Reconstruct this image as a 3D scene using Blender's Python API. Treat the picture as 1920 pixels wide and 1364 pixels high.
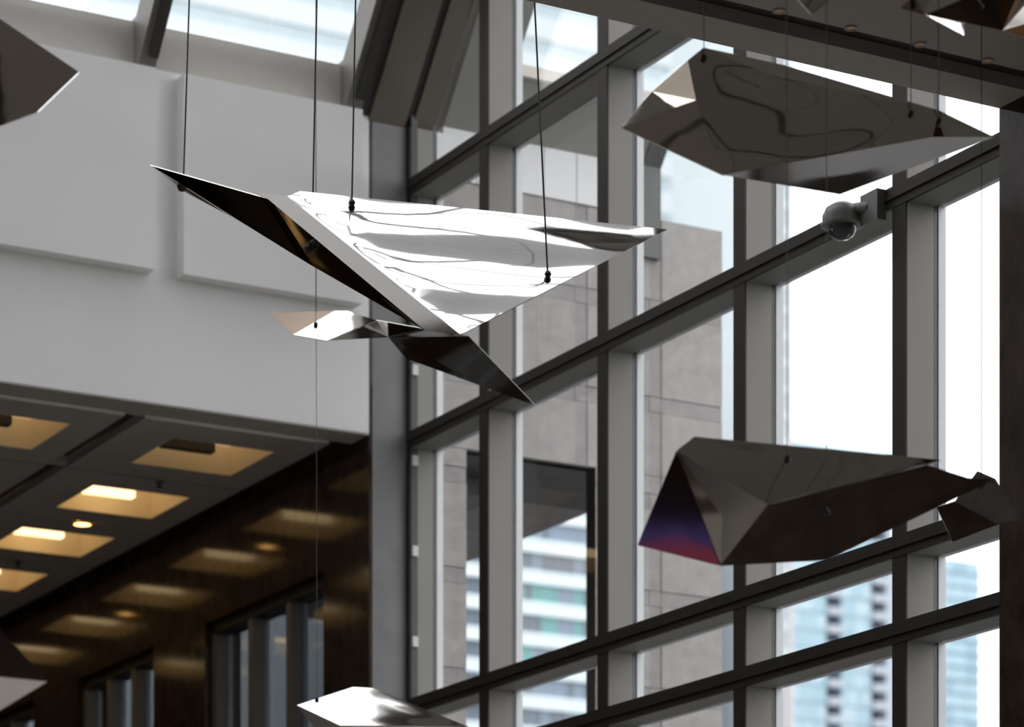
import bpy, bmesh, math, random
from mathutils import Vector, Matrix, noise

random.seed(7)
for o in list(bpy.data.objects):
    bpy.data.objects.remove(o)
S = bpy.context.scene
COL = S.collection

# ------------------------------------------------------------------ camera
# X runs along the white wall, Y along the curtain wall (away from the viewer), Z up, metres.
EYE = 1.6
cam_d = bpy.data.cameras.new('camera')
cam = bpy.data.objects.new('camera', cam_d)
COL.objects.link(cam)
cam.location = (0, 0, EYE)
cam.rotation_euler = (math.radians(90), 0, math.radians(-29.098))
cam_d.sensor_fit = 'HORIZONTAL'
cam_d.sensor_width = 36.0
cam_d.lens = 5588 / 1920 * 36.0
cam_d.shift_x = 0.0
cam_d.shift_y = (2290 - 682) / 1920
cam_d.clip_start = 0.1
cam_d.clip_end = 3000
cam_d.dof.use_dof = True
cam_d.dof.focus_distance = 13.9
cam_d.dof.aperture_fstop = 2.3
S.camera = cam

# ------------------------------------------------------------------ world (overcast daylight) and exposure
w = bpy.data.worlds.new('overcast_sky')
S.world = w
w.use_nodes = True
bg = w.node_tree.nodes['Background']
bg.inputs['Color'].default_value = (0.965, 0.975, 1.0, 1)
bg.inputs['Strength'].default_value = 2.85
S.view_settings.view_transform = 'Standard'
S.view_settings.look = 'None'
S.view_settings.gamma = 1.0
S.view_settings.exposure = 0.0
S.view_settings.use_curve_mapping = False
S.cycles.use_denoising = True
S.cycles.max_bounces = 14
S.cycles.diffuse_bounces = 6
S.cycles.glossy_bounces = 6
S.cycles.transparent_max_bounces = 40
S.cycles.caustics_reflective = False
S.cycles.caustics_refractive = False
S.cycles.sample_clamp_indirect = 6.0


# ------------------------------------------------------------------ materials
def mat(name, col, rough=0.6, metal=0.0, spec=0.5, vary=0.0, scale=4.0, bump=0.0, bscale=None,
        emit=None, strength=0.0, stretch=(1, 1, 1)):
    m = bpy.data.materials.new(name)
    m.use_nodes = True
    nt = m.node_tree
    b = nt.nodes['Principled BSDF']
    b.inputs['Base Color'].default_value = (*col, 1)
    b.inputs['Roughness'].default_value = rough
    b.inputs['Metallic'].default_value = metal
    b.inputs['Specular IOR Level'].default_value = spec
    if emit:
        b.inputs['Emission Color'].default_value = (*emit, 1)
        b.inputs['Emission Strength'].default_value = strength
    if vary or bump:
        tc = nt.nodes.new('ShaderNodeTexCoord')
        mp = nt.nodes.new('ShaderNodeMapping')
        mp.inputs['Scale'].default_value = stretch
        nt.links.new(tc.outputs['Object'], mp.inputs['Vector'])
    if vary:
        n = nt.nodes.new('ShaderNodeTexNoise')
        n.inputs['Scale'].default_value = scale
        n.inputs['Detail'].default_value = 6
        n.inputs['Roughness'].default_value = 0.65
        nt.links.new(mp.outputs['Vector'], n.inputs['Vector'])
        r = nt.nodes.new('ShaderNodeValToRGB')
        r.color_ramp.elements[0].position = 0.3
        r.color_ramp.elements[1].position = 0.7
        r.color_ramp.elements[0].color = (*[c * (1 - vary) for c in col], 1)
        r.color_ramp.elements[1].color = (*[min(1, c * (1 + vary)) for c in col], 1)
        nt.links.new(n.outputs['Fac'], r.inputs['Fac'])
        nt.links.new(r.outputs['Color'], b.inputs['Base Color'])
    if bump:
        n2 = nt.nodes.new('ShaderNodeTexNoise')
        n2.inputs['Scale'].default_value = bscale or scale * 3
        n2.inputs['Detail'].default_value = 4
        nt.links.new(mp.outputs['Vector'], n2.inputs['Vector'])
        bp = nt.nodes.new('ShaderNodeBump')
        bp.inputs['Strength'].default_value = bump
        bp.inputs['Distance'].default_value = 0.01
        nt.links.new(n2.outputs['Fac'], bp.inputs['Height'])
        nt.links.new(bp.outputs['Normal'], b.inputs['Normal'])
    return m


def glass(name, tint, refl=0.9):
    m = bpy.data.materials.new(name)
    m.use_nodes = True
    nt = m.node_tree
    nt.nodes.clear()
    out = nt.nodes.new('ShaderNodeOutputMaterial')
    mix = nt.nodes.new('ShaderNodeMixShader')
    tr = nt.nodes.new('ShaderNodeBsdfTransparent')
    tr.inputs['Color'].default_value = (*tint, 1)
    gl = nt.nodes.new('ShaderNodeBsdfGlossy')
    gl.inputs['Roughness'].default_value = 0.0
    lw = nt.nodes.new('ShaderNodeLayerWeight')
    lw.inputs['Blend'].default_value = 0.5
    pw = nt.nodes.new('ShaderNodeMath')
    pw.operation = 'POWER'
    pw.inputs[1].default_value = 5.0
    mu = nt.nodes.new('ShaderNodeMath')
    mu.operation = 'MULTIPLY_ADD'
    mu.inputs[1].default_value = refl
    mu.inputs[2].default_value = 0.025
    nt.links.new(lw.outputs['Facing'], pw.inputs[0])
    nt.links.new(pw.outputs[0], mu.inputs[0])
    nt.links.new(mu.outputs[0], mix.inputs[0])
    nt.links.new(tr.outputs[0], mix.inputs[1])
    nt.links.new(gl.outputs[0], mix.inputs[2])
    nt.links.new(mix.outputs[0], out.inputs['Surface'])
    return m


M = dict(
    white=mat('white_plaster', (0.87, 0.87, 0.865), 0.75, vary=0.02, scale=1.5),
    concrete=mat('grey_concrete', (0.26, 0.255, 0.26), 0.7, vary=0.15, scale=3, bump=0.15, bscale=40),
    granite=mat('grey_granite', (0.325, 0.305, 0.295), 0.65, vary=0.16, scale=9, bump=0.1, bscale=60),
    granite2=mat('darker_granite', (0.27, 0.255, 0.247), 0.65, vary=0.14, scale=9, bump=0.1, bscale=60),
    joint=mat('dark_joint', (0.24, 0.225, 0.215), 0.9, vary=0.1),
    bronze=mat('dark_bronze_frame', (0.028, 0.024, 0.018), 0.6, spec=0.25, vary=0.08, scale=2),
    jamb=mat('painted_jamb', (0.29, 0.275, 0.255), 0.6, vary=0.03, scale=2),
    shaded_jamb=mat('shaded_jamb_paint', (0.23, 0.22, 0.205), 0.6, vary=0.03, scale=2),  # jamb paint made darker, underside shade put into the colour
    gasket=mat('black_gasket', (0.09, 0.09, 0.095), 0.6, vary=0.05),
    cap=mat('pale_outer_cap', (0.72, 0.74, 0.75), 0.5, vary=0.03),
    stone=mat('dark_polished_stone', (0.048, 0.034, 0.025), 0.10, spec=0.17, vary=0.45, scale=7, stretch=(1, 1, 0.6)),
    ceil=mat('grey_ceiling', (0.43, 0.405, 0.38), 0.7, vary=0.04, scale=2),
    groove=mat('dark_groove', (0.05, 0.045, 0.04), 0.8, vary=0.1),
    cream=mat('cream_coffer', (0.80, 0.70, 0.52), 0.7, vary=0.03),
    floor=mat('stone_floor', (0.37, 0.335, 0.30), 0.35, vary=0.15, scale=3),
    brown=mat('brown_soffit', (0.16, 0.135, 0.11), 0.6, vary=0.08, scale=2),
    rafter=mat('dark_rafter', (0.17, 0.16, 0.14), 0.5, vary=0.06, scale=2),
    curb=mat('beige_curb', (0.50, 0.48, 0.44), 0.7, vary=0.04, scale=2),
    steel=mat('mirror_steel', (0.82, 0.80, 0.775), 0.055, metal=1.0, bump=0.02, bscale=3),
    tan_reflect_steel=mat('tan_reflect_steel', (0.50, 0.31, 0.16), 0.22, metal=1.0, bump=0.02, bscale=3),  # tan tint in the metal stands in for warm lamp reflections
    cable=mat('black_cable', (0.012, 0.012, 0.012), 0.5, vary=0.1),
    thin=mat('grey_cable', (0.05, 0.05, 0.05), 0.4, vary=0.1),
    asphalt=mat('asphalt', (0.09, 0.09, 0.09), 0.9, vary=0.2, scale=0.5),
    grass=mat('lawn', (0.05, 0.13, 0.025), 0.9, vary=0.4, scale=2),
    glass=glass('clear_glass', (0.972, 0.972, 0.972)),
    dglass=glass('dim_glass', (0.42, 0.43, 0.44)),
    lamp=mat('warm_lamp', (0.9, 0.8, 0.6), 0.5, emit=(1.0, 0.74, 0.38), strength=2.2),
    diff=mat('warm_diffuser', (0.8, 0.68, 0.48), 0.6, emit=(1.0, 0.68, 0.33), strength=0.46),
    spot=mat('amber_spot', (0.9, 0.7, 0.4), 0.5, emit=(1.0, 0.52, 0.14), strength=8.0),
    pjamb=mat('dim_jamb', (0.17, 0.165, 0.155), 0.5, vary=0.04),
    cream_reflect=mat('cream_reflect_steel', (0.80, 0.66, 0.48), 0.2, metal=1.0, bump=0.02, bscale=3),  # cream tint in the metal stands in for a warm reflection
    dimspot=mat('dim_copper_spot', (0.5, 0.32, 0.2), 0.4, emit=(1.0, 0.5, 0.2), strength=0.04),
    pale=mat('pale_cladding', (0.50, 0.55, 0.565), 0.6, vary=0.03),
    paleglass=mat('pale_tower_glass', (0.36, 0.43, 0.46), 0.15, vary=0.08, scale=0.3),
    palefin=mat('pale_pink_pier', (0.50, 0.46, 0.47), 0.6, vary=0.03),
    teal_band=mat('white_spandrel', (0.74, 0.83, 0.85), 0.5, vary=0.02),
    teal_lip=mat('grey_spandrel_lip', (0.30, 0.39, 0.41), 0.5, vary=0.02),
    teal1=mat('teal_pane', (0.11, 0.34, 0.32), 0.2, vary=0.15, scale=0.8),
    teal2=mat('slate_pane', (0.10, 0.13, 0.17), 0.2, vary=0.15, scale=0.8),
    teal3=mat('blue_grey_pane', (0.18, 0.24, 0.32), 0.2, vary=0.15, scale=0.8),
    tealframe=mat('pale_window_frame', (0.36, 0.42, 0.44), 0.5, vary=0.02),
    blue1=mat('sky_blue_pane', (0.36, 0.52, 0.60), 0.2, vary=0.10, scale=0.15),
    blue2=mat('pale_blue_pane', (0.46, 0.60, 0.66), 0.2, vary=0.10, scale=0.15),
    blue3=mat('mid_blue_pane', (0.27, 0.42, 0.51), 0.2, vary=0.10, scale=0.15),
    blueline=mat('blue_grey_slab_edge', (0.17, 0.26, 0.33), 0.5, vary=0.03),
    balcony=mat('white_balcony', (0.46, 0.50, 0.56), 0.6, vary=0.03),
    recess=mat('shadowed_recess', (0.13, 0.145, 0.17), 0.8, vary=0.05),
    dark=mat('black_metal', (0.02, 0.02, 0.02), 0.5, vary=0.1),
    domegrey=mat('grey_housing', (0.13, 0.13, 0.122), 0.4, vary=0.03),
    smoke=mat('smoked_dome', (0.06, 0.06, 0.065), 0.08, vary=0.1),
    whiteband=mat('white_metal_band', (0.72, 0.72, 0.725), 0.5, vary=0.02),
    eave=mat('grey_metal_eave', (0.27, 0.265, 0.245), 0.5, vary=0.04, scale=1.5),
    eavelip=mat('cream_gutter', (0.62, 0.57, 0.50), 0.5, vary=0.03),
    pipe=mat('dark_downpipe', (0.10, 0.10, 0.10), 0.5, vary=0.05),
)


# ------------------------------------------------------------------ helpers
def tag(o, label=None, cat=None, group=None, kind=None):
    if label: o['label'] = label
    if cat: o['category'] = cat
    if group: o['group'] = group
    if kind: o['kind'] = kind
    return o


def empty(name, loc=(0, 0, 0)):
    o = bpy.data.objects.new(name, None)
    o.empty_display_size = 0.1
    COL.objects.link(o)
    o.location = loc
    return o


def link(name, me, m, parent=None, off=None):
    o = bpy.data.objects.new(name, me)
    COL.objects.link(o)
    if m is not None:
        me.materials.clear()
        me.materials.append(m)
    if off is not None:
        o.location = off
    if parent is not None:
        o.parent = parent
        o.location = Vector(o.location) - Vector(parent_origin(parent))
    return o


def parent_origin(p):
    v = Vector(p.location)
    while p.parent:
        p = p.parent
        v += Vector(p.location)
    return v


class MB:
    def __init__(self):
        self.v, self.f = [], []

    def box(self, x0, x1, y0, y1, z0, z1):
        n = len(self.v)
        self.v += [(x0, y0, z0), (x1, y0, z0), (x1, y1, z0), (x0, y1, z0),
                   (x0, y0, z1), (x1, y0, z1), (x1, y1, z1), (x0, y1, z1)]
        self.f += [[n + i for i in q] for q in
                   ((0, 3, 2, 1), (4, 5, 6, 7), (0, 1, 5, 4), (1, 2, 6, 5), (2, 3, 7, 6), (3, 0, 4, 7))]
        return self

    def prism_x(self, prof, x0, x1):
        """profile of (y, z) points extruded along x"""
        n, k = len(self.v), len(prof)
        self.v += [(x0, y, z) for y, z in prof] + [(x1, y, z) for y, z in prof]
        self.f += [[n + i for i in range(k)][::-1], [n + k + i for i in range(k)]]
        for i in range(k):
            j = (i + 1) % k
            self.f.append([n + i, n + j, n + k + j, n + k + i])
        return self

    def prism_z(self, prof, z0, z1):
        n, k = len(self.v), len(prof)
        self.v += [(x, y, z0) for x, y in prof] + [(x, y, z1) for x, y in prof]
        self.f += [[n + i for i in range(k)][::-1], [n + k + i for i in range(k)]]
        for i in range(k):
            j = (i + 1) % k
            self.f.append([n + i, n + j, n + k + j, n + k + i])
        return self

    def lathe(self, prof, c=(0, 0, 0), seg=24):
        """profile of (r, z) points revolved about z"""
        n = len(self.v)
        for r, z in prof:
            for s in range(seg):
                a = 2 * math.pi * s / seg
                self.v.append((c[0] + r * math.cos(a), c[1] + r * math.sin(a), c[2] + z))
        for i in range(len(prof) - 1):
            for s in range(seg):
                t = (s + 1) % seg
                self.f.append([n + i * seg + s, n + i * seg + t, n + (i + 1) * seg + t, n + (i + 1) * seg + s])
        return self

    def tube(self, p, q, r, seg=8):
        p, q = Vector(p), Vector(q)
        d = (q - p).normalized()
        a = d.orthogonal().normalized()
        b = d.cross(a)
        n = len(self.v)
        for e in (p, q):
            for s in range(seg):
                t = 2 * math.pi * s / seg
                self.v.append(tuple(e + r * (a * math.cos(t) + b * math.sin(t))))
        for s in range(seg):
            t = (s + 1) % seg
            self.f.append([n + s, n + t, n + seg + t, n + seg + s])
        self.f += [[n + s for s in range(seg)][::-1], [n + seg + s for s in range(seg)]]
        return self

    def mesh(self, name, origin=(0, 0, 0), smooth=False):
        me = bpy.data.meshes.new(name)
        ox, oy, oz = origin
        me.from_pydata([(x - ox, y - oy, z - oz) for x, y, z in self.v], [], self.f)
        bm = bmesh.new()
        bm.from_mesh(me)
        bmesh.ops.recalc_face_normals(bm, faces=bm.faces)
        bm.to_mesh(me)
        bm.free()
        if smooth:
            for p in me.polygons:
                p.use_smooth = True
            me.set_sharp_from_angle(angle=math.radians(35))
        return me

    def build(self, name, m, parent=None, smooth=False):
        org = parent_origin(parent) if parent is not None else (0, 0, 0)
        o = bpy.data.objects.new(name, self.mesh(name, org, smooth))
        o.data.materials.append(m)
        COL.objects.link(o)
        o.parent = parent
        return o


def boxo(name, m, parent, *b):
    return MB().box(*b).build(name, m, parent)


def struct(o, label=None):
    o['kind'] = 'structure'
    if label: o['label'] = label
    return o


# ------------------------------------------------------------------ key levels and planes
ZC = 5.35 + EYE                    # soffit level of both low ceilings
VW = 18.20                         # white wall plane
UC = 9.30                          # room face of the curtain wall
UD = 9.015                         # dark stone wall plane
VN = 11.38                         # far edge of the near ceiling
UL, VR, VB = -7.0, -8.0, 40.0      # left wall, rear wall, back of the passage
SL = 1.19                          # skylight pitch (rise per metre towards the viewer)
ZS = 7.85 + EYE                    # skylight sill level


def roof_z(v, drop=0.0):
    return ZS - drop + SL * (VW - v)


# ------------------------------------------------------------------ floor, ceilings, walls
struct(boxo('floor', M['floor'], None, UL - .3, 9.6, VR - .3, VB + .3, -.2, 0), 'dark polished stone lobby floor')

# near ceiling: slab pieces around a dark groove that runs across it
ceil_near = struct(empty('ceiling', (0, 0, ZC)), 'plain grey ceiling with a dark groove, upper right')
G0, G1 = 10.955, 11.14
CS = 0.78
coffers_added = []
MROW = [8.62 - 1.5 * k for k in range(11)]
MCOL = [7.52 - 1.5 * k for k in range(9)]
for ri, r in enumerate(MROW):
    for ci, c in enumerate(MCOL):
        u0, u1, v0, v1 = c, c + 1.36, r, r + 1.465
        a, b = c + .35, r + .37
        pm = MB()
        if ri in (3, 5, 7) and ci < 5:
            pm.box(u0, u1, v0, b, ZC, ZC + .06).box(u0, u1, b + CS, v1, ZC, ZC + .06)
            pm.box(u0, a, b, b + CS, ZC, ZC + .06).box(a + CS, u1, b, b + CS, ZC, ZC + .06)
            coffers_added.append((a, b, ri, ci))
        else:
            pm.box(u0, u1, v0, v1, ZC, ZC + .06)
        pm.build('ceiling_module', M['ceil'], ceil_near)
boxo('groove_back', M['groove'], ceil_near, UL, UD, VR, 10.1, ZC + .27, ZC + .3)
boxo('groove_back', M['groove'], ceil_near, UD - .13, UD, VR, 10.1, ZC + .06, ZC + .1)
boxo('ceiling_panel', M['ceil'], ceil_near, UL, MCOL[-1] - .02, VR, 10.1, ZC, ZC + .1)
prev = 10.1
boxo('ceiling_panel', M['ceil'], ceil_near, UL, UD, prev, G0, ZC, ZC + .3)
boxo('ceiling_panel', M['ceil'], ceil_near, UL, UD, G1, VN, ZC, ZC + .3)
boxo('groove_back', M['groove'], ceil_near, UL, UD, G0, G1, ZC + .06, ZC + .3)

near_fascia = struct(boxo('wall_near_fascia', M['concrete'], None, UL, UD + .3, VN - .25, VN, ZC + .3, roof_z(VN) + .3),
                     'grey wall above the near ceiling edge')
struct(boxo('wall_right', M['stone'], None, UD, UD + .6, 8.9, VN, 0, ZC + .3), 'dark polished stone pier at the right edge')
struct(boxo('wall_left', M['stone'], None, UL - .3, UL, VR, VB, 0, ZC + .3), 'dark stone wall on the left of the lobby')
struct(boxo('wall_left_upper', M['white'], None, UL - .3, UL, VN - .25, VB, ZC + .3, 19.5), 'white upper wall on the left of the atrium')
# lobby glazing on the street side, right of the viewer
lg = struct(empty('window_7', (UC, VR, 0)), 'street side glazing beside the viewer')
for k in range(12):
    v = 8.84 - 1.5 * k
    boxo('mullion', M['bronze'], lg, UC, UC + .2, v - .058, v + .058, 0, ZC + .3)
    if k < 11:
        boxo('pane', M['glass'], lg, UC + .19, UC + .205, v - 1.5 + .05, v - .05, 0, ZC + .3)
for t_ in (0.1, 1.3, 3.8, 5.17):
    boxo('transom', M['bronze'], lg, UC, UC + .19, -7.75, 8.84, t_ - .11, t_)
boxo('lobby_soffit_strip', M['ceil'], lg, UD, UC + .3, VR, 8.9, ZC, ZC + .3)
struct(boxo('wall_front', M['stone'], None, UL, UD, VR - .3, VR, 0, ZC + .3), 'dark stone wall behind the viewer')

# white wall with proud panels
wb = struct(empty('wall_back', (0, VW, ZC)), 'white upper wall with large raised panels, left')
boxo('wall_face', M['white'], wb, UL, UD, VW, VW + .2, ZC + .012, 7.55 + EYE)
for k in range(10):
    u1 = 8.93 - 1.5 * k
    MB().box(u1 - 1.325, u1 - .02, VW - .12, VW, 6.197 + EYE, 7.51 + EYE).build('raised_panel', M['white'], wb)
# curb under the skylight
tr = struct(empty('trim_1', (0, VW, ZS)), 'beige curb between white wall and skylight')
RU = [8.82 - 1.5 * k for k in range(11)]
for k, u in enumerate(RU):
    if u - 1.38 > UL:
        boxo('curb_panel', M['curb'], tr, u - 1.38, u, VW + .04, VW + .3, 7.55 + EYE, ZS)

# ------------------------------------------------------------------ skylight
sky = struct(empty('window_2', (0, VW, ZS)), 'sloping skylight of clear panes between dark rafters, top left')
TOPV = VN
for k, u in enumerate(RU):
    prof = [(VW + .3, ZS - .35), (VW + .3, ZS + .02), (VW, ZS + .02), (TOPV, roof_z(TOPV) + .02), (TOPV, roof_z(TOPV, .35)), (VW, ZS - .35)]
    MB().prism_x(prof, u, u + .12).build('rafter', M['rafter'], sky)
    prof = [(VW - .1, ZS - .36 + .119), (TOPV + .02, roof_z(TOPV + .02, .36)), (TOPV + .02, roof_z(TOPV + .02, .39)), (VW - .1, ZS - .39 + .119)]
    MB().prism_x(prof, u + .05, u + .115).build('rafter_flange', M['groove'], sky)
    if k < len(RU) - 1:
        a, b = RU[k + 1] + .12, u
        v0 = VW
        for j in range(4):
            v1 = v0 - 1.68
            pr = [(v0, roof_z(v0)), (v1, roof_z(v1)), (v1, roof_z(v1) + .02), (v0, roof_z(v0) + .02)]
            MB().prism_x(pr, a, b).build('pane', M['glass'], sky)
            if j < 3:
                pr = [(v1 + .05, roof_z(v1 + .05, .12)), (v1 - .05, roof_z(v1 - .05, .12)), (v1 - .05, roof_z(v1 - .05) + .03), (v1 + .05, roof_z(v1 + .05) + .03)]
                MB().prism_x(pr, a, b).build('purlin', M['rafter'], sky)
            v0 = v1
# brown boarded strip between the last rafter and the curtain wall
for (a, b, m, dr) in ((8.94, 9.015, M['groove'], .33), (9.015, 9.285, M['brown'], .36), (9.285, 9.345, M['groove'], .33), (9.345, 9.515, M['brown'], .36)):
    pr = [(VW + .3, ZS - dr - SL * .0 - .0), (VW, roof_z(VW, dr)), (TOPV, roof_z(TOPV, dr)), (TOPV, roof_z(TOPV) + .02), (VW + .3, ZS + .02)]
    MB().prism_x(pr, a, b).build('edge_board', m, sky)

# ------------------------------------------------------------------ curtain wall
cw = struct(empty('window_1', (UC, VN, 0)), 'dark framed glass curtain wall rising to the right')
MV = [18.215, 17.095, 15.583, 14.076, 12.572, 11.064]
MW = .058
T = [0.35, 1.30, 2.50, 3.80, 4.72, 5.171, 7.0, 8.73]    # top edges of the transoms
for v in (10.0, 11.7, 13.4, 15.1): T.append(v)
TH = .112
GU = 9.484


def top_at(v):
    return roof_z(v, .36)


for i, v in enumerate(MV):
    zt = top_at(v + MW) - .005
    if v > VW: zt = ZS - .36
    boxo('mullion', M['bronze'], cw, UC, UC + .012, v - MW, v + MW, 0, zt)
    boxo('mullion_side', M['jamb'], cw, UC + .012, GU, v - MW + .002, v + MW - .002, 0, zt)
    boxo('gasket', M['gasket'], cw, GU, GU + .03, v - MW + .006, v + MW - .006, 0, zt)
    boxo('outer_cap', M['cap'], cw, GU + .03, GU + .078, v - MW, v + MW, 0, zt)
for t in T:
    # runs until the sloping roof cuts it
    vmax = min(18.17, VW - (t - (ZS - .36)) / SL) if t > ZS - .36 else 18.17
    if vmax < VN + .3: continue
    lo = VN - .3
    boxo('transom', M['bronze'], cw, UC - .004, UC + .014, lo, vmax, t - TH, t)
    boxo('transom_body', M['shaded_jamb'], cw, UC + .014, GU, lo, vmax, t - TH + .002, t - .002)
    boxo('transom_lip', M['bronze'], cw, UC - .016, UC - .004, lo, vmax, t - TH * .62, t - TH * .42)
    boxo('gasket', M['gasket'], cw, GU, GU + .03, lo, vmax, t - TH + .006, t - .006)
    boxo('outer_cap', M['cap'], cw, GU + .03, GU + .07, lo, vmax, t - TH + .01, t - .01)
levels = [0.0] + T
for i in range(len(MV) - 1):
    va, vb = MV[i + 1] + MW - .004, MV[i] - MW + .004
    for j in range(len(levels)):
        z0 = levels[j] - .004
        z1 = (levels[j + 1] - TH + .004) if j + 1 < len(levels) else 99
        if z0 >= top_at(va): continue
        # clip the cell by the roof line
        pts = []
        def zr(v): return min(z1, top_at(v))
        vx = VW - (z1 - (ZS - .36)) / SL
        pr = [(va, z0)]
        vend = min(vb, VW - (z0 - (ZS - .36)) / SL)
        pr.append((vend, z0))
        if zr(vend) > z0 + .01: pr.append((vend, zr(vend)))
        if va < vx < vend: pr.append((vx, z1))
        pr.append((va, zr(va)))
        if len(pr) < 3: continue
        MB().prism_x(pr, GU + .006, GU + .022).build('pane', M['glass'], cw)
# small setting clips on the corner mullion
for z in [3.05 + .62 * k for k in range(12)]:
    boxo('clip', M['cap'], cw, UC + .02, UC + .06, MV[0] - MW - .02, MV[0] - MW + .004, z, z + .07)
    boxo('corner_channel', M['gasket'], cw, UC + .016, UC + .064, MV[0] - MW - .004, MV[0] - MW + .001, z + .07, z + .62)

struct(boxo('wall_pier', M['concrete'], None, UD + .027, UC + .03, VW, VW + .35, 0, ZS - .36), 'dark grey concrete pier between the white wall and the windows')

# ------------------------------------------------------------------ passage under the white wall
cp = struct(empty('ceiling_passage', (0, VW, ZC)), 'low grey passage ceiling of square modules, lower left')
boxo('front_strip', M['ceil'], cp, UL, UD, VW + .001, 18.47, ZC, ZC + .011)
boxo('ceiling_back', M['groove'], cp, UL, UD + .3, VW + .36, VB, ZC + .34, ZC + .4)
cols = [7.52 - 1.5 * k for k in range(4)]
rows = [18.545 + 1.5 * k for k in range(13)]
coffers = []
for ci, c in enumerate(cols):
    for ri, r in enumerate(rows):
        u0, u1, v0, v1 = c, c + 1.36, r, r + 1.465
        a, b = c + .35, r + .37
        lit = (ci == 0) or (ci == 1 and ri < 6)
        pm = MB()
        if not lit:
            pm.box(u0, u1, v0, v1, ZC, ZC + .06).build('ceiling_module', M['ceil'], cp)
            continue
        pm.box(u0, u1, v0, b, ZC, ZC + .06).box(u0, u1, b + CS, v1, ZC, ZC + .06)
        pm.box(u0, a, b, b + CS, ZC, ZC + .06).box(a + CS, u1, b, b + CS, ZC, ZC + .06)
        pm.build('ceiling_module', M['ceil'], cp)
        if lit:
            coffers.append((a, b, ci, ri))
    boxo('groove_back', M['groove'], cp, c - .14, c, 18.47, VB, ZC + .07, ZC + .1)
boxo('groove_back', M['groove'], cp, UD - .14, UD, VW + .05, VB, ZC + .07, ZC + .1)
for r in rows:
    boxo('groove_bridge', M['ceil'], cp, cols[0] - .14, cols[0], r - .07, r + .03, ZC + .02, ZC + .07)
# left of the modules a plain field
boxo('ceiling_field', M['ceil'], cp, UL, cols[-1] - .14, 18.47, VB, ZC, ZC + .08)
struct(boxo('wall_passage_end', M['stone'], None, UL, UD + .3, VB, VB + .3, 0, ZC + .4), 'dark end wall of the passage')

# dark stone wall with window openings
WP = struct(empty('wall_passage', (UD, VW, 0)), 'dark polished stone wall reflecting the passage lights')
opens = [(18.92, 21.02), (22.05, 23.75), (24.8, 26.9), (27.9, 30.0)]
ZO = 4.56 + EYE
prev = VW + .35
boxo('stone_lining', M['stone'], WP, UD, UD + .025, VW, VW + .36, 0, ZC + .34)
prev = VW + .36
for i, (a, b) in enumerate(opens):
    boxo('stone_pier', M['stone'], WP, UD, UD + .3, prev, a, 0, ZO)
    prev = b
boxo('stone_pier', M['stone'], WP, UD, UD + .3, prev, VB, 0, ZO)
boxo('stone_lintel', M['stone'], WP, UD, UD + .3, VW + .36, VB, ZO, ZC + .34)
for i, (a, b) in enumerate(opens):
    wn = struct(empty('window_%d' % (i + 3), (UD, a, 0)), ('tall grey framed window in the dark stone wall', 'second tall window deeper in the dark stone wall',
                'third tall window deep in the passage', 'last tall window deep in the passage')[i])
    L = b - a
    for k in range(4):
        v = a + .04 + (L - .08) * k / 3
        boxo('window_mullion', M['pjamb'], wn, UD + .06, UD + .16, v - .04, v + .04, 0, ZO)
        boxo('outer_cap', M['cap'], wn, UD + .16, UD + .20, v - .035, v + .035, 0, ZO)
        if k < 3:
            boxo('pane', M['dglass'], wn, UD + .15, UD + .158, v + .03, v + (L - .08) / 3 - .03, 0, ZO - .06)
    boxo('head_frame', M['bronze'], wn, UD + .05, UD + .22, a, b, ZO - .08, ZO)


# ------------------------------------------------------------------ recessed square lights
def coffer_light(a, b, label, group, on=True):
    t = tag(empty('ceiling_light', (a, b, ZC)), label, 'ceiling light', group)
    D = .24
    MB().box(a, a + .012, b, b + CS, ZC + .002, ZC + D).box(a + CS - .012, a + CS, b, b + CS, ZC + .002, ZC + D) \
        .box(a, a + CS, b, b + .012, ZC + .002, ZC + D).box(a, a + CS, b + CS - .012, b + CS, ZC + .002, ZC + D) \
        .build('coffer_side', M['cream'], t)
    boxo('diffuser', M['diff'], t, a + .012, a + CS - .012, b + .012, b + CS - .012, ZC + D - .03, ZC + D)
    lbar = boxo('lamp_bar', M['lamp'] if on else M['dark'], t, a + .13, a + .52, b + .46, b + .55, ZC + .07, ZC + .15)
    boxo('lamp_stem', M['cream'], lbar, a + .3, a + .34, b + .49, b + .52, ZC + .15, ZC + D - .03)
    return t


ORD = ['first', 'second', 'third', 'fourth', 'fifth', 'sixth', 'seventh', 'eighth', 'ninth', 'tenth', 'eleventh', 'twelfth', 'thirteenth']
for (a, b, ci, ri) in coffers:
    row = 'beside the dark stone wall' if ci == 0 else 'in the row farther left'
    if ri == 0:
        lb = 'warm square ceiling light nearest the white wall, ' + row
    else:
        lb = '%s warm square ceiling light from the white wall, %s' % (ORD[ri], row)
    coffer_light(a, b, lb, 'square lights in the passage ceiling', on=(ri != 0))
for (a, b, ri, ci) in coffers_added:  # unseen lights added to warm the lobby and the mirror reflections
    coffer_light(a, b, 'added warm square lobby ceiling light out of the frame, mirrored in the dark birds', 'added square lights over the lobby', on=True)


def downlight(u, v, z, r, m, label, group):
    t = tag(empty('downlight', (u, v, z)), label, 'downlight', group)
    MB().lathe([(r, .0), (r, -.008), (r * 1.35, -.008), (r * 1.35, .0)], (u, v, z), 20).build('trim_ring', M['cream'] if r > .04 else M['ceil'], t, True)
    MB().lathe([(.0, -.004), (r, -.004), (r, .01), (.0, .01)], (u, v, z), 20).build('lamp_disc', m, t, True)
    return t


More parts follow.
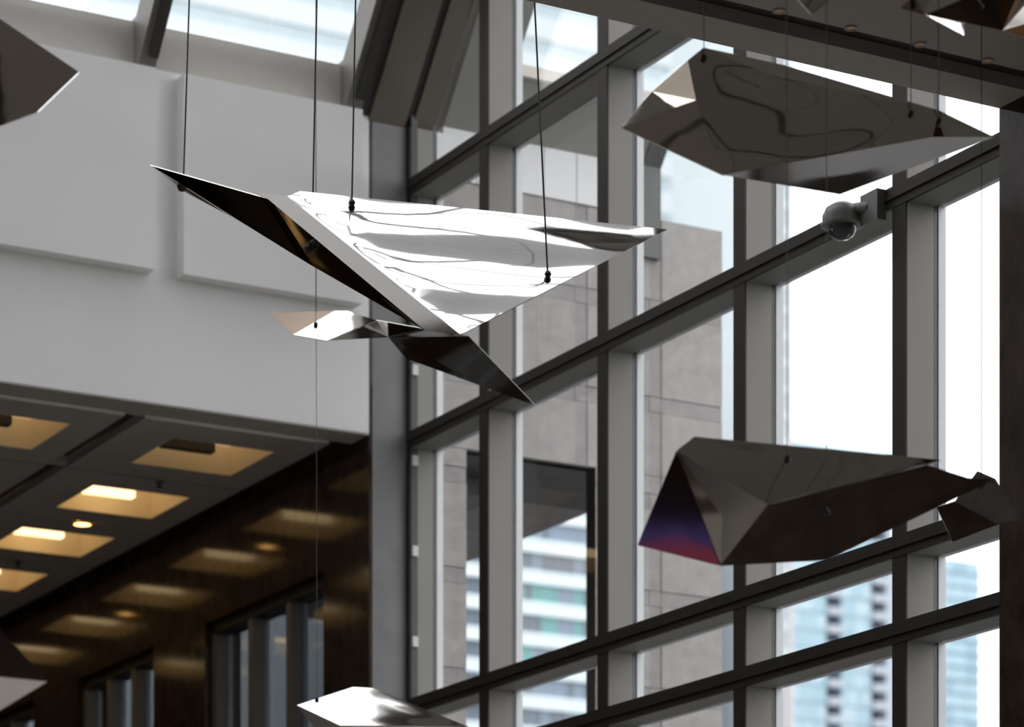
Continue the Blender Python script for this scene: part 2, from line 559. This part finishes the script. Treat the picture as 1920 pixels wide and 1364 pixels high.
for k in range(4):
    downlight(8.24, 21.585 + 3.0 * k, ZC, .065, M['spot'], '%s round amber downlight between the square passage lights' % ORD[k], 'amber downlights in the passage')
for k in range(5):
    downlight(7.05 + .385 * k, 10.93, ZC, .022, M['dimspot'],
              '%s small dim copper downlight from the right beside the ceiling groove' % ORD[4 - k], 'copper downlights by the ceiling groove')
for k in range(3):
    u, v = 8.26, 20.09 + 3.0 * k
    t = tag(empty('sprinkler', (u, v, ZC)), '%s small dark sprinkler head on the passage ceiling joint' % ORD[k], 'sprinkler', 'sprinklers on the passage ceiling')
    MB().lathe([(.0, 0), (.035, 0), (.035, -.008), (.012, -.012), (.012, -.035), (.0, -.035)], (u, v, ZC), 14).build('escutcheon', M['gasket'], t, True)
    MB().lathe([(.0, -.035), (.022, -.035), (.024, -.042), (.0, -.044)], (u, v, ZC), 14).build('deflector', M['gasket'], t, True)

# ------------------------------------------------------------------ dome camera on the transom
dc = tag(empty('dome_camera', (9.19, 12.93, 6.93)), 'grey dome security camera fixed to the second transom', 'security camera')
cx, cy, cz = 9.195, 12.93, 6.90
MB().box(9.24, UC - .002, cy - .25, cy - .10, cz - .06, cz + .10).build('wall_bracket', M['domegrey'], dc)
MB().tube((9.27, cy - .15, cz + .03), (cx + .02, cy, cz + .045), .038, 14).build('arm', M['domegrey'], dc, True)
hs = MB().lathe([(.0, .085), (.045, .085), (.085, .06), (.105, .02), (.105, -.015), (.112, -.02), (.112, -.035), (.085, -.04), (.0, -.04)], (cx, cy, cz), 28).build('housing', M['domegrey'], dc, True)
MB().lathe([(.078, -.04), (.076, -.055), (.062, -.085), (.035, -.103), (.0, -.11)], (cx, cy, cz), 28).build('lens_dome', M['smoke'], hs, True)

# ------------------------------------------------------------------ outdoors: ground, granite wing of the same building
struct(boxo('ground', M['asphalt'], None, 9.6, 900, -300, 900, -.3, -.05), 'grey street surface outside')
tag(boxo('lawn', M['grass'], None, 17.5, 22, -12, 16, -.05, .08), 'strip of short green lawn beside the street', 'lawn', kind='stuff')

gb = tag(empty('granite_building', (9.6, VW, 0)), 'grey granite clad building wing with white band, seen through the windows', 'building')
GA, GB, PA, PB = 9.575, 11.88, 9.77, 10.81
ZG = 7.2 + EYE
boxo('wall_core', M['joint'], gb, GA, GB, VW + .04, VW + .13, ZC, ZG)
boxo('wall_core', M['joint'], gb, GA, PA, VW + .04, VW + .5, 0, ZC)
boxo('wall_core', M['joint'], gb, PB + .02, GB, VW + .04, VW + .13, 0, ZC)
# courses: tall slabs separated by slim string courses
zs, z, k = [], ZG, 0
while z > 1.0:
    h = .585 if k % 2 == 0 else .112
    zs.append((z - h, z, k % 2)); z -= h; k += 1
colsg = []
u, k = GB, 0
while u > GA + .05:
    wd = .52 if k % 2 == 0 else .10
    colsg.append((max(u - wd, GA), u)); u -= wd; k += 1
def slab(a, b, z0, z1, slim, thin):
    if b - a < .02 or z1 - z0 < .02: return
    d = .006 if (slim or thin) else 0.0
    MB().box(a + .002, b - .002, VW + d, VW + .05, z0 + .002, z1 - .002).build('granite_slab', M['granite2'] if (slim or thin) else M['granite'], gb)


for (z0, z1, slim) in zs:
    for ci, (a, b) in enumerate(colsg):
        th = ci % 2
        slab(a, b, max(z0, ZC), z1, slim, th)                     # above the portal head
        zl = min(z1, ZC)
        slab(a, min(b, PA), z0, zl, slim, th)                     # beside the portal
        slab(max(a, PB), b, z0, zl, slim, th)
# white metal band on top, panel by panel
n = 6
EU = 11.18
for k in range(n):
    a = GA + (EU - GA) * k / n; b = GA + (EU - GA) * (k + 1) / n
    boxo('band_panel', M['whiteband'], gb, a + .004, b - .004, VW - .015, VW + .2, ZG, 7.55 + EYE)
# sloping grey eave over the band with a cream gutter lip
z0 = 7.55 + EYE
MB().prism_x([(VW + .2, z0), (VW - .02, z0), (VW - .30, z0 + .333), (VW - .30, z0 + .373), (VW + .2, z0 + .05)], 9.97, EU + .05).build('eave', M['eave'], gb)
MB().prism_x([(VW - .29, z0 + .325), (VW - .335, z0 + .325), (VW - .335, z0 + .405), (VW - .29, z0 + .405)], 9.97, EU + .08).build('gutter_lip', M['eavelip'], gb)
MB().prism_x([(VW + .2, z0), (VW - .02, z0), (VW - 1.1, z0 + 1.285), (VW - 1.1, z0 + 1.34), (VW + .2, z0 + .05)], 9.58, 9.97).build('raking_cheek', M['eave'], gb)
MB().prism_x([(VW - .21, z0 + .20), (VW - .75, z0 + .84), (VW - .75, z0 + .90), (VW - .21, z0 + .26)], 9.80, 9.86).build('slot_cover', M['pipe'], gb)
MB().prism_x([(VW - .04, ZG - .3), (VW - .04, z0), (VW - .30, z0 + .31), (VW - .22, z0 + .36), (VW + .05, z0 + .04), (VW + .05, ZG - .3)], EU, EU + .15).build('corner_pipe', M['pipe'], gb)
# portal: dark soffit strip, grey soffit beyond, dark jamb
boxo('portal_soffit', M['dark'], gb, GA, 11.45, VW + .05, 19.35, ZC, ZC + .3)
boxo('outer_soffit', M['granite'], gb, GA, 11.45, 19.35, 24.0, ZC, ZC + .3)
boxo('portal_jamb', M['dark'], gb, PB, PB + .02, VW + .012, VW + .135, 0, ZC)
boxo('portal_beam', M['pipe'], gb, 9.9, 10.4, 18.9, 19.35, ZC - .12, ZC)

# ------------------------------------------------------------------ far buildings
tb = tag(empty('office_building', (165, 300, 0)), 'white banded office building with teal windows, seen below the granite portal', 'building')
V = 300.0
boxo('building_body', M['teal2'], tb, 158, 190, V + .6, V + 25, 0, 92)
boxo('lower_facade', M['teal3'], tb, 158, 190, V, V + .6, 0, 50)
fz = 50.0
random.seed(3)
tm = [M['teal1'], M['teal2'], M['teal3'], M['teal2'], M['teal3']]
f = 0
while fz < 90:
    MB().box(158, 190, V - .35, V + .6, fz, fz + .75).build('spandrel_band', M['teal_band'], tb)
    MB().box(158, 190, V - .1, V + .6, fz + .75, fz + .95).build('spandrel_lip', M['teal_lip'], tb)
    MB().box(158, 190, V - .3, V + .6, fz + .95, fz + 1.45).build('spandrel_band', M['teal_band'], tb)
    for k in range(15):
        u0 = 166.4 + 1.12 * k
        wf = MB().box(u0 - .06, u0 + .06, V + .02, V + .6, fz + 1.45, fz + 3.62).build('window_frame', M['tealframe'], tb)
        MB().box(u0 + .06, u0 + 1.06, V + .15, V + .6, fz + 1.45, fz + 3.62).build('window_pane', random.choice(tm) if k > 2 else random.choice(tm[:2]), wf)
    fz += 3.62; f += 1

# blue glass tower with balconies
V = 420.0
t1 = tag(empty('glass_tower', (298, V, 0)), 'sky blue glass tower with columns of shadowed white balconies', 'building')
XU = [288.11, 295.40, 298.52, 304.81, 307.76, 309.24]
ZT = 133.4
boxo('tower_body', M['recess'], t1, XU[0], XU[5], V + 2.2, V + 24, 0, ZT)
boxo('lower_facade', M['blue1'], t1, XU[0], XU[5], V, V + 2.2, 0, 78)
z, k = ZT, 0
st = 3.1
while z - st > 77.5:
    for (a, b, nn) in ((XU[0], XU[1], 5), (XU[2], XU[3], 4)):
        for q in range(nn):
            c, d = a + (b - a) * q / nn, a + (b - a) * (q + 1) / nn
            MB().box(c + .05, d - .05, V, V + 2.2, z - st + .28, z).build('window_pane', random.choice([M['blue1'], M['blue2'], M['blue2'], M['blue1']]), t1)
        MB().box(a, b, V - .03, V + 2.2, z - st, z - st + .28).build('slab_edge', M['blueline'], t1)
    for (a, b) in ((XU[1], XU[2]), (XU[3], XU[4])):
        MB().box(a, b, V - .9, V + 2.2, z - st, z - st + 1.25).build('balcony', M['balcony'], t1)
    z -= st; k += 1
boxo('white_pier', M['balcony'], t1, XU[4], XU[5], V - .5, V + 2.2, 0, ZT + 1)
boxo('roof_parapet', M['blue2'], t1, XU[0] - .4, XU[5] + .4, V - .5, V + 24, ZT, ZT + 1.2)

# second tower, right
V = 480.0
t2 = tag(empty('glass_tower', (380, V, 0)), 'blue glass tower with stepped balcony edge beside the dark stone wall', 'building')
a, b = 351.73, 375.31
ZT = 134.5
boxo('tower_body', M['blue3'], t2, a, b, V + .5, V + 20, 0, ZT)
boxo('lower_facade', M['blue1'], t2, a, b, V, V + .5, 0, 88)
z = ZT
while z > 91:
    nn = 7
    for q in range(nn):
        c, d = a + (b - a) * q / nn, a + (b - a) * (q + 1) / nn
        MB().box(c + .04, d - .04, V, V + .5, z - 2.7 + .25, z).build('window_pane', random.choice([M['blue1'], M['blue3'], M['blue1']]), t2)
    MB().box(a, b + 1.1, V - .25, V + .5, z - 2.7, z - 2.7 + .25).build('balcony_slab', M['blueline'], t2)
    z -= 2.7

# narrow pale tower left of it
V = 300.0
t3 = tag(empty('slab_tower', (204, V, 0)), 'narrow pale teal tower edge with pinkish pier at the left of the bright windows', 'building')
a, b, c = 201.21, 205.25, 206.03
boxo('tower_body', M['pale'], t3, a, c, V + .4, V + 20, 0, 150)
boxo('corner_pier', M['palefin'], t3, b, c, V - .1, V + .4, 0, 150)
z = 70.0
while z < 148:
    MB().box(a, b, V, V + .4, z + 1.0, z + 3.2).build('window_band', M['paleglass'], t3)
    MB().box(a, b, V - .15, V + .4, z, z + 1.0).build('spandrel_band', M['pale'], t3)
    z += 3.2

# wide pale tower behind the granite wing
V = 340.0
t4 = tag(empty('pale_tower', (175, V, 0)), 'wide pale blue office tower with faint floor bands, seen through skylight and upper windows', 'building')
a, b = 129.46, 221.69
boxo('tower_body', M['pale'], t4, a, b, V + .6, V + 30, 0, 215)
boxo('lower_facade', M['pale'], t4, a, b, V, V + .6, 0, 122)
z = 122.0
while z < 213:
    MB().box(a, b, V - .2, V + .6, z, z + 3.0).build('spandrel_band', M['pale'], t4)
    MB().box(a, b, V + .05, V + .6, z + 3.0, z + 4.95).build('window_band', M['paleglass'], t4)
    z += 4.95


# ------------------------------------------------------------------ parked cars in the street (mirrored in the sculptures)
def car(u, v, m, label):
    t = tag(empty('car', (u, v, -.05)), label, 'car', 'cars parked in the street outside')
    b = -.05
    prof = [(v - 2.1, b + .35), (v - 2.12, b + .75), (v - 1.25, b + .92), (v - .55, b + 1.42), (v + .75, b + 1.42), (v + 1.5, b + .98), (v + 2.1, b + .9), (v + 2.12, b + .35)]
    cbody = MB().prism_x(prof, u - .85, u + .85).build('car_body', m, t)
    MB().prism_x([(v - 1.1, b + .96), (v - .5, b + 1.37), (v + .7, b + 1.37), (v + 1.3, b + .98)], u - .86, u + .86).build('side_windows', M['smoke'], cbody)
    for dv in (-1.3, 1.3):
        for du in (-.8, .8):
            MB().tube((u + du - .1, v + dv, b + .32), (u + du + .1, v + dv, b + .32), .32, 16).build('wheel', M['dark'], t, True)


M['paint_white'] = mat('white_paint', (0.75, 0.75, 0.75), 0.25, vary=0.02)
M['paint_navy'] = mat('navy_paint', (0.03, 0.05, 0.10), 0.2, vary=0.02)
M['paint_silver'] = mat('silver_paint', (0.38, 0.39, 0.41), 0.25, vary=0.02)
car(14.6, 13.6, M['paint_white'], 'white car parked in the street outside the windows')
car(14.6, 8.6, M['paint_navy'], 'navy car parked in the street outside the windows')
car(14.6, 3.4, M['paint_silver'], 'silver car parked in the street outside the windows')

# ------------------------------------------------------------------ lit display behind the viewer (mirrored in the lower right bird)
ds = tag(empty('display_screen', (-1.1, VR, 3.2)), 'wide blue and red lit display on the dark wall, mirrored in the lower right bird', 'screen')
boxo('screen_frame', M['dark'], ds, -2.05, -.15, VR, VR + .08, 3.1, 4.42)
M['scr_blue'] = mat('blue_screen', (0.02, 0.02, 0.1), 0.3, emit=(0.12, 0.13, 0.45), strength=0.17)
M['scr_red'] = mat('red_screen', (0.1, 0.02, 0.03), 0.3, emit=(0.75, 0.12, 0.16), strength=0.17)
boxo('screen_band', M['scr_blue'], ds, -2.0, -.2, VR + .08, VR + .09, 4.16, 4.38)
boxo('screen_band', M['scr_red'], ds, -2.0, -.2, VR + .08, VR + .09, 3.86, 4.16)
boxo('screen_band', M['scr_blue'], ds, -2.0, -.2, VR + .08, VR + .09, 3.15, 3.86)


# ------------------------------------------------------------------ hanging mirror-polished sculptures (folded plates on cables)
SCULPT = {
    'S1': dict(facets=[
        ('right_wing', [(6.065, 13.133, 6.561), (6.133, 13.132, 6.597), (7.725, 12.324, 6.434), (6.549, 12.263, 5.734)]),
        ('body_panel', [(6.013, 13.248, 6.574), (5.976, 13.318, 6.624), (6.065, 13.133, 6.561), (6.549, 12.263, 5.734), (6.461, 12.450, 5.790)]),
        ('left_wing', [(5.722, 14.040, 6.932), (6.013, 13.248, 6.574), (6.461, 12.450, 5.790), (6.439, 12.645, 5.899), (6.334, 13.463, 6.368), (6.225, 14.122, 6.770), (5.957, 14.198, 6.894)]),
    ], cables=[
        ((5.893, 14.015, 6.860), (6.098, 13.901, 14.216), (-0.335, 0.283, -0.899)),
        ((6.209, 13.160, 6.349), (6.360, 13.076, 15.197), (-0.652, 0.313, -0.691)),
        ((6.340, 12.986, 6.525), (6.482, 12.907, 15.399), (-0.315, -0.740, 0.594)),
        ((7.067, 12.347, 6.114), (6.658, 12.575, 15.794), (-0.315, -0.740, 0.594)),
    ]),
    'S2': dict(facets=[
        ('tail_panel', [(7.013, 15.438, 6.750), (7.013, 14.580, 6.533), (6.586, 14.188, 6.240)]),
        ('body_panel', [(7.013, 14.580, 6.533), (7.087, 14.568, 6.541), (7.162, 14.368, 6.447), (6.718, 14.057, 6.194), (6.586, 14.188, 6.240)]),
        ('belly_panel', [(7.162, 14.368, 6.447), (7.265, 13.982, 6.313), (7.436, 13.829, 6.261), (7.313, 14.527, 6.419)]),
        ('keel_panel', [(7.162, 14.368, 6.447), (7.313, 14.527, 6.419), (6.718, 14.057, 6.194)]),
        ('right_wing', [(7.313, 14.527, 6.419), (7.436, 13.829, 6.261), (8.039, 14.181, 6.060), (7.495, 14.666, 6.363)]),
    ], cables=[
        ((6.786, 14.336, 6.358), (6.786, 14.336, 13.698), (-0.166, -0.469, 0.867)),
    ]),
    'S3': dict(facets=[
        ('left_wing', [(5.804, 9.588, 5.711), (6.292, 10.151, 6.122), (6.048, 9.445, 5.811), (6.084, 9.318, 5.497)]),
        ('left_wing_tip', [(6.292, 10.151, 6.122), (6.051, 9.507, 5.983), (6.048, 9.445, 5.811)]),  # facet outlines a cream reflection, its warm light put into the metal tint
        ('body_panel', [(6.051, 9.507, 5.983), (6.119, 9.504, 6.043), (6.336, 9.387, 5.941), (6.939, 9.123, 5.829), (6.889, 9.098, 5.711), (6.084, 9.318, 5.497), (6.048, 9.445, 5.811)]),
        ('crest', [(6.119, 9.504, 6.043), (6.651, 9.746, 6.159), (6.939, 9.123, 5.829), (6.336, 9.387, 5.941)]),
        ('right_wing_tip', [(6.939, 9.123, 5.829), (7.160, 9.067, 5.749), (6.889, 9.098, 5.711)]),
        ('belly_panel', [(6.084, 9.318, 5.497), (6.889, 9.098, 5.711), (7.160, 9.067, 5.749), (6.623, 9.327, 5.517)]),
    ], cables=[
        ((6.111, 9.489, 5.994), (6.111, 9.489, 6.950), (-0.328, -0.887, 0.324)),
        ((6.926, 9.110, 5.776), (6.926, 9.110, 6.950), (-0.146, -0.954, 0.263)),
        ((6.829, 9.154, 5.803), (6.829, 9.154, 6.950), (-0.328, -0.887, 0.324)),
    ]),
    'S4': dict(facets=[
        ('left_wing', [(5.649, 8.953, 4.331), (5.544, 9.045, 4.003), (5.812, 8.919, 3.934)]),
        ('breast_panel', [(5.649, 8.953, 4.331), (5.754, 8.997, 4.406), (5.793, 8.587, 4.082), (5.812, 8.919, 3.934)]),
        ('back_panel', [(5.754, 8.997, 4.406), (6.506, 8.549, 4.316), (6.436, 8.549, 4.290), (5.793, 8.587, 4.082)]),
        ('right_wing', [(5.793, 8.587, 4.082), (6.436, 8.549, 4.290), (6.753, 8.703, 4.312), (5.812, 8.919, 3.934)]),
        ('belly_panel', [(5.812, 8.919, 3.934), (6.753, 8.703, 4.312), (6.965, 8.827, 4.359), (6.366, 9.046, 4.039)]),
    ], cables=[
        ((5.994, 8.762, 4.301), (5.991, 8.764, 6.950), (-0.275, -0.611, 0.742)),
        ((6.131, 8.716, 4.122), (6.131, 8.716, 6.950), (0.260, -0.405, -0.876)),
    ]),
    'S5': dict(facets=[
        ('right_wing', [(3.482, 10.869, 6.306), (3.532, 10.832, 6.289), (3.698, 10.531, 6.039), (3.881, 10.200, 5.765), (3.680, 10.083, 5.546), (3.648, 10.387, 5.860)]),
        ('belly_panel', [(3.648, 10.387, 5.860), (3.680, 10.083, 5.546), (3.590, 10.224, 5.526), (3.298, 10.935, 5.773), (3.482, 10.869, 6.306)]),
        ('left_wing', [(3.482, 10.869, 6.306), (3.298, 10.935, 5.773), (3.187, 11.044, 6.130)]),
    ], cables=[
        ((3.629, 10.569, 6.049), (3.629, 10.569, 6.950), (-0.298, -0.701, 0.647)),
    ]),
    'S6': dict(facets=[
        ('right_wing', [(3.021, 9.263, 3.739), (3.250, 9.254, 3.520), (3.409, 9.247, 3.362), (3.253, 9.262, 3.366), (2.806, 9.305, 3.377)]),
        ('belly_panel', [(3.253, 9.262, 3.366), (3.409, 9.247, 3.362), (3.313, 9.435, 3.288), (3.147, 9.764, 3.158), (2.806, 9.305, 3.377)]),
        ('left_wing', [(2.806, 9.305, 3.377), (3.021, 9.263, 3.739), (2.920, 10.117, 3.730)]),
    ], cables=[
        ((3.145, 9.264, 3.512), (3.145, 9.264, 6.950), (-0.097, -0.994, -0.057)),
    ]),
    'S7': dict(facets=[
        ('right_wing', [(7.422, 15.188, 4.624), (7.526, 15.139, 4.619), (7.883, 14.668, 4.362), (7.220, 14.922, 4.348)]),
        ('body_panel', [(7.069, 15.178, 4.490), (7.422, 15.188, 4.624), (7.220, 14.922, 4.348)]),
        ('keel_panel', [(7.069, 15.178, 4.490), (7.220, 14.922, 4.348), (7.181, 15.116, 4.326)]),
        ('belly_panel', [(7.181, 15.116, 4.326), (7.220, 14.922, 4.348), (7.883, 14.668, 4.362), (7.665, 15.419, 4.216)]),
    ], cables=[
        ((7.189, 15.173, 4.529), (7.178, 15.179, 12.694), (-0.274, -0.584, 0.764)),
    ]),
    'S8': dict(facets=[
        ('belly_panel', [(6.441, 8.546, 5.891), (6.561, 8.502, 5.952), (7.089, 8.587, 6.225), (7.186, 8.704, 6.099), (7.058, 8.890, 6.076)]),
        ('keel_panel', [(6.441, 8.546, 5.891), (6.753, 8.716, 5.977), (6.870, 8.880, 6.016)]),
        ('right_wing', [(7.058, 8.890, 6.076), (7.186, 8.704, 6.099), (7.186, 8.704, 5.960)]),
    ], cables=[
        ((6.726, 8.601, 6.001), (6.726, 8.601, 6.950), (0.397, -0.338, -0.854)),
    ]),
    'S9': dict(facets=[
        ('belly_panel', [(7.514, 9.895, 4.543), (7.609, 9.899, 4.581), (7.920, 10.012, 4.545), (7.695, 10.023, 4.448)]),
        ('right_wing', [(7.609, 9.899, 4.581), (8.034, 10.292, 4.846), (8.184, 10.360, 4.846), (8.217, 10.221, 4.644), (7.920, 10.012, 4.545)]),
    ], cables=[
        ((7.989, 10.208, 4.762), (7.989, 10.208, 6.950), (0.338, -0.750, 0.569)),
    ]),
    'S10': dict(facets=[
        ('right_wing', [(5.887, 8.626, 5.909), (5.855, 8.415, 5.729), (6.216, 8.672, 6.020)]),
    ], cables=[
        ((5.976, 8.560, 5.875), (5.976, 8.560, 6.950), (-0.171, -0.623, 0.763)),
    ]),
    'S11': dict(facets=[
        ('left_wing', [(6.365, 8.589, 5.919), (6.467, 8.647, 6.004), (6.375, 8.469, 5.856)]),
        ('right_wing', [(6.467, 8.647, 6.004), (6.603, 8.685, 6.113), (6.375, 8.469, 5.856)]),
    ], cables=[
        ((6.405, 8.574, 5.932), (6.405, 8.574, 6.950), (-0.404, -0.453, 0.794)),
    ]),
}


def plate(name, pts, m, parent, warp=0.0, seed=0, thick=.004, ripple=None):
    """a thin polished metal plate following a polygon, gently warped like rolled sheet"""
    org = parent_origin(parent)
    P = [Vector(p) - Vector(org) for p in pts]
    c = sum(P, Vector()) / len(P)
    n = Vector()
    for i in range(len(P)):
        n += (P[i] - c).cross(P[(i + 1) % len(P)] - c)
    n.normalize()
    bm = bmesh.new()
    vs_ = [bm.verts.new(p) for p in P]
    f = bm.faces.new(vs_)
    bmesh.ops.triangulate(bm, faces=[f])
    for _ in range(4 if warp else 1):
        bmesh.ops.subdivide_edges(bm, edges=bm.edges[:], cuts=1, use_grid_fill=True)
    bmesh.ops.remove_doubles(bm, verts=bm.verts, dist=1e-5)
    if warp:
        segs = [(P[i], P[(i + 1) % len(P)]) for i in range(len(P))]
        for v in bm.verts:
            d = 9
            for a, b in segs:
                ab = b - a
                t = max(0, min(1, (v.co - a).dot(ab) / max(ab.length_squared, 1e-9)))
                d = min(d, (a + ab * t - v.co).length)
            k = min(1.0, d / .12)
            k = k * k * (3 - 2 * k)
            q = (v.co + Vector((seed * 3.1, seed * 1.7, 0))) * 2.2
            h = warp * noise.noise(q)
            if ripple:
                ax = (P[2] - P[0]).normalized()
                s_ = (v.co - P[0]).dot(n.cross(ax))
                h += ripple[0] * math.sin(2 * math.pi * s_ / ripple[1] + ripple[2] + 1.2 * noise.noise(q * .6))
            v.co = v.co + n * (k * h)
    top = bm.faces[:]
    bm.normal_update()
    ret = bmesh.ops.duplicate(bm, geom=bm.verts[:] + bm.edges[:] + bm.faces[:])
    back = [g for g in ret['geom'] if isinstance(g, bmesh.types.BMVert)]
    vmap = ret['vert_map']
    for v in back:
        v.co = v.co + n * thick
    bverts = [e for e in bm.edges if e.is_boundary]
    done = set()
    for e in bverts:
        a, b = e.verts
        if a in vmap and b in vmap and a.index >= 0:
            a2, b2 = vmap[a], vmap[b]
            key = frozenset((id(a), id(a2), id(b), id(b2)))
            if key in done or a2 is None: continue
            if (a2 in (a, b)): continue
            done.add(key)
            try:
                bm.faces.new((a, b, b2, a2))
            except ValueError:
                pass
    bmesh.ops.recalc_face_normals(bm, faces=bm.faces)
    me = bpy.data.meshes.new(name)
    bm.to_mesh(me)
    bm.free()
    for p in me.polygons:
        p.use_smooth = True
    me.set_sharp_from_angle(angle=math.radians(25))
    me.materials.append(m)
    o = bpy.data.objects.new(name, me)
    COL.objects.link(o)
    o.parent = parent
    return o


LAB = {
    'S1': ('sharp folded mirror bird with brilliant white right wing and dark left wing, centre'),
    'S2': ('dark folded steel bird with tan tail hanging just below the brilliant white one'),
    'S3': ('large dark mirror bird with pale cream wing corner below the grey ceiling, upper right'),
    'S4': ('large dark brown mirror bird with faceted back, lower right in front of the blue towers'),
    'S5': ('brown mirror bird cut off by the top left edge before the white panels'),
    'S6': ('black and brown mirror bird cut off by the lower left edge'),
    'S7': ('pale silver mirror bird at the bottom edge below the concrete pier'),
    'S8': ('black mirror bird with tan wing cut off by the top right corner'),
    'S9': ('small brown mirror bird partly hidden behind the lower right bird at the stone wall'),
    'S10': ('small dark mirror wing tip at the top edge against the grey ceiling'),
    'S11': ('small tan wing tip at the top edge left of the black corner bird'),
}
WARM_REFLECT = {('S2', 'tail_panel'), ('S8', 'right_wing'), ('S3', 'left_wing_tip'), ('S11', 'left_wing')}  # plates whose tan or cream tint imitates reflected warm light
RIPPLE = {('S1', 'right_wing'): (.011, .46, 2.2)}
WARP = {'S1': {'right_wing': .006, 'left_wing': .003, 'body_panel': .0}, 'S3': {'body_panel': .03, 'belly_panel': .004, 'left_wing': .008}, 'S4': {'back_panel': .008, 'right_wing': .006}, 'S7': {'right_wing': .006}}
for si, (key, d) in enumerate(SCULPT.items()):
    allp = [p for _, f in d['facets'] for p in f]
    base = (sum(p[0] for p in allp) / len(allp), sum(p[1] for p in allp) / len(allp), min(p[2] for p in allp))
    t = tag(empty('hanging_sculpture', base), LAB[key], 'sculpture', 'mirror bird sculptures hung on cables')
    for fi, (nm, pts) in enumerate(d['facets']):
        o = plate(nm, pts, (M['cream_reflect'] if key == 'S3' else M['tan_reflect_steel']) if (key, nm) in WARM_REFLECT else M['steel'], t, WARP.get(key, {}).get(nm, .003), si * 5 + fi + (1 if key == 'S1' else 0), ripple=RIPPLE.get((key, nm)))
        if (key, nm) in WARM_REFLECT: o['label'] = 'plate tinted tan for warm reflections'
    big = key == 'S1'
    for (A, B, n) in d['cables']:
        cb = MB().tube(A, B, .0045 if big else .0018, 8).build('cable', M['cable'] if big else M['thin'], t, True)
        r = (.028 if n[2] < 0 else .017) if big else .012
        A = tuple(Vector(A) + Vector(n) * r * .5)
        MB().lathe([(.0, -r), (r * .7, -r * .7), (r, 0), (r * .7, r * .7), (.0, r)], A, 14).build('grommet', M['cable'], cb, True)
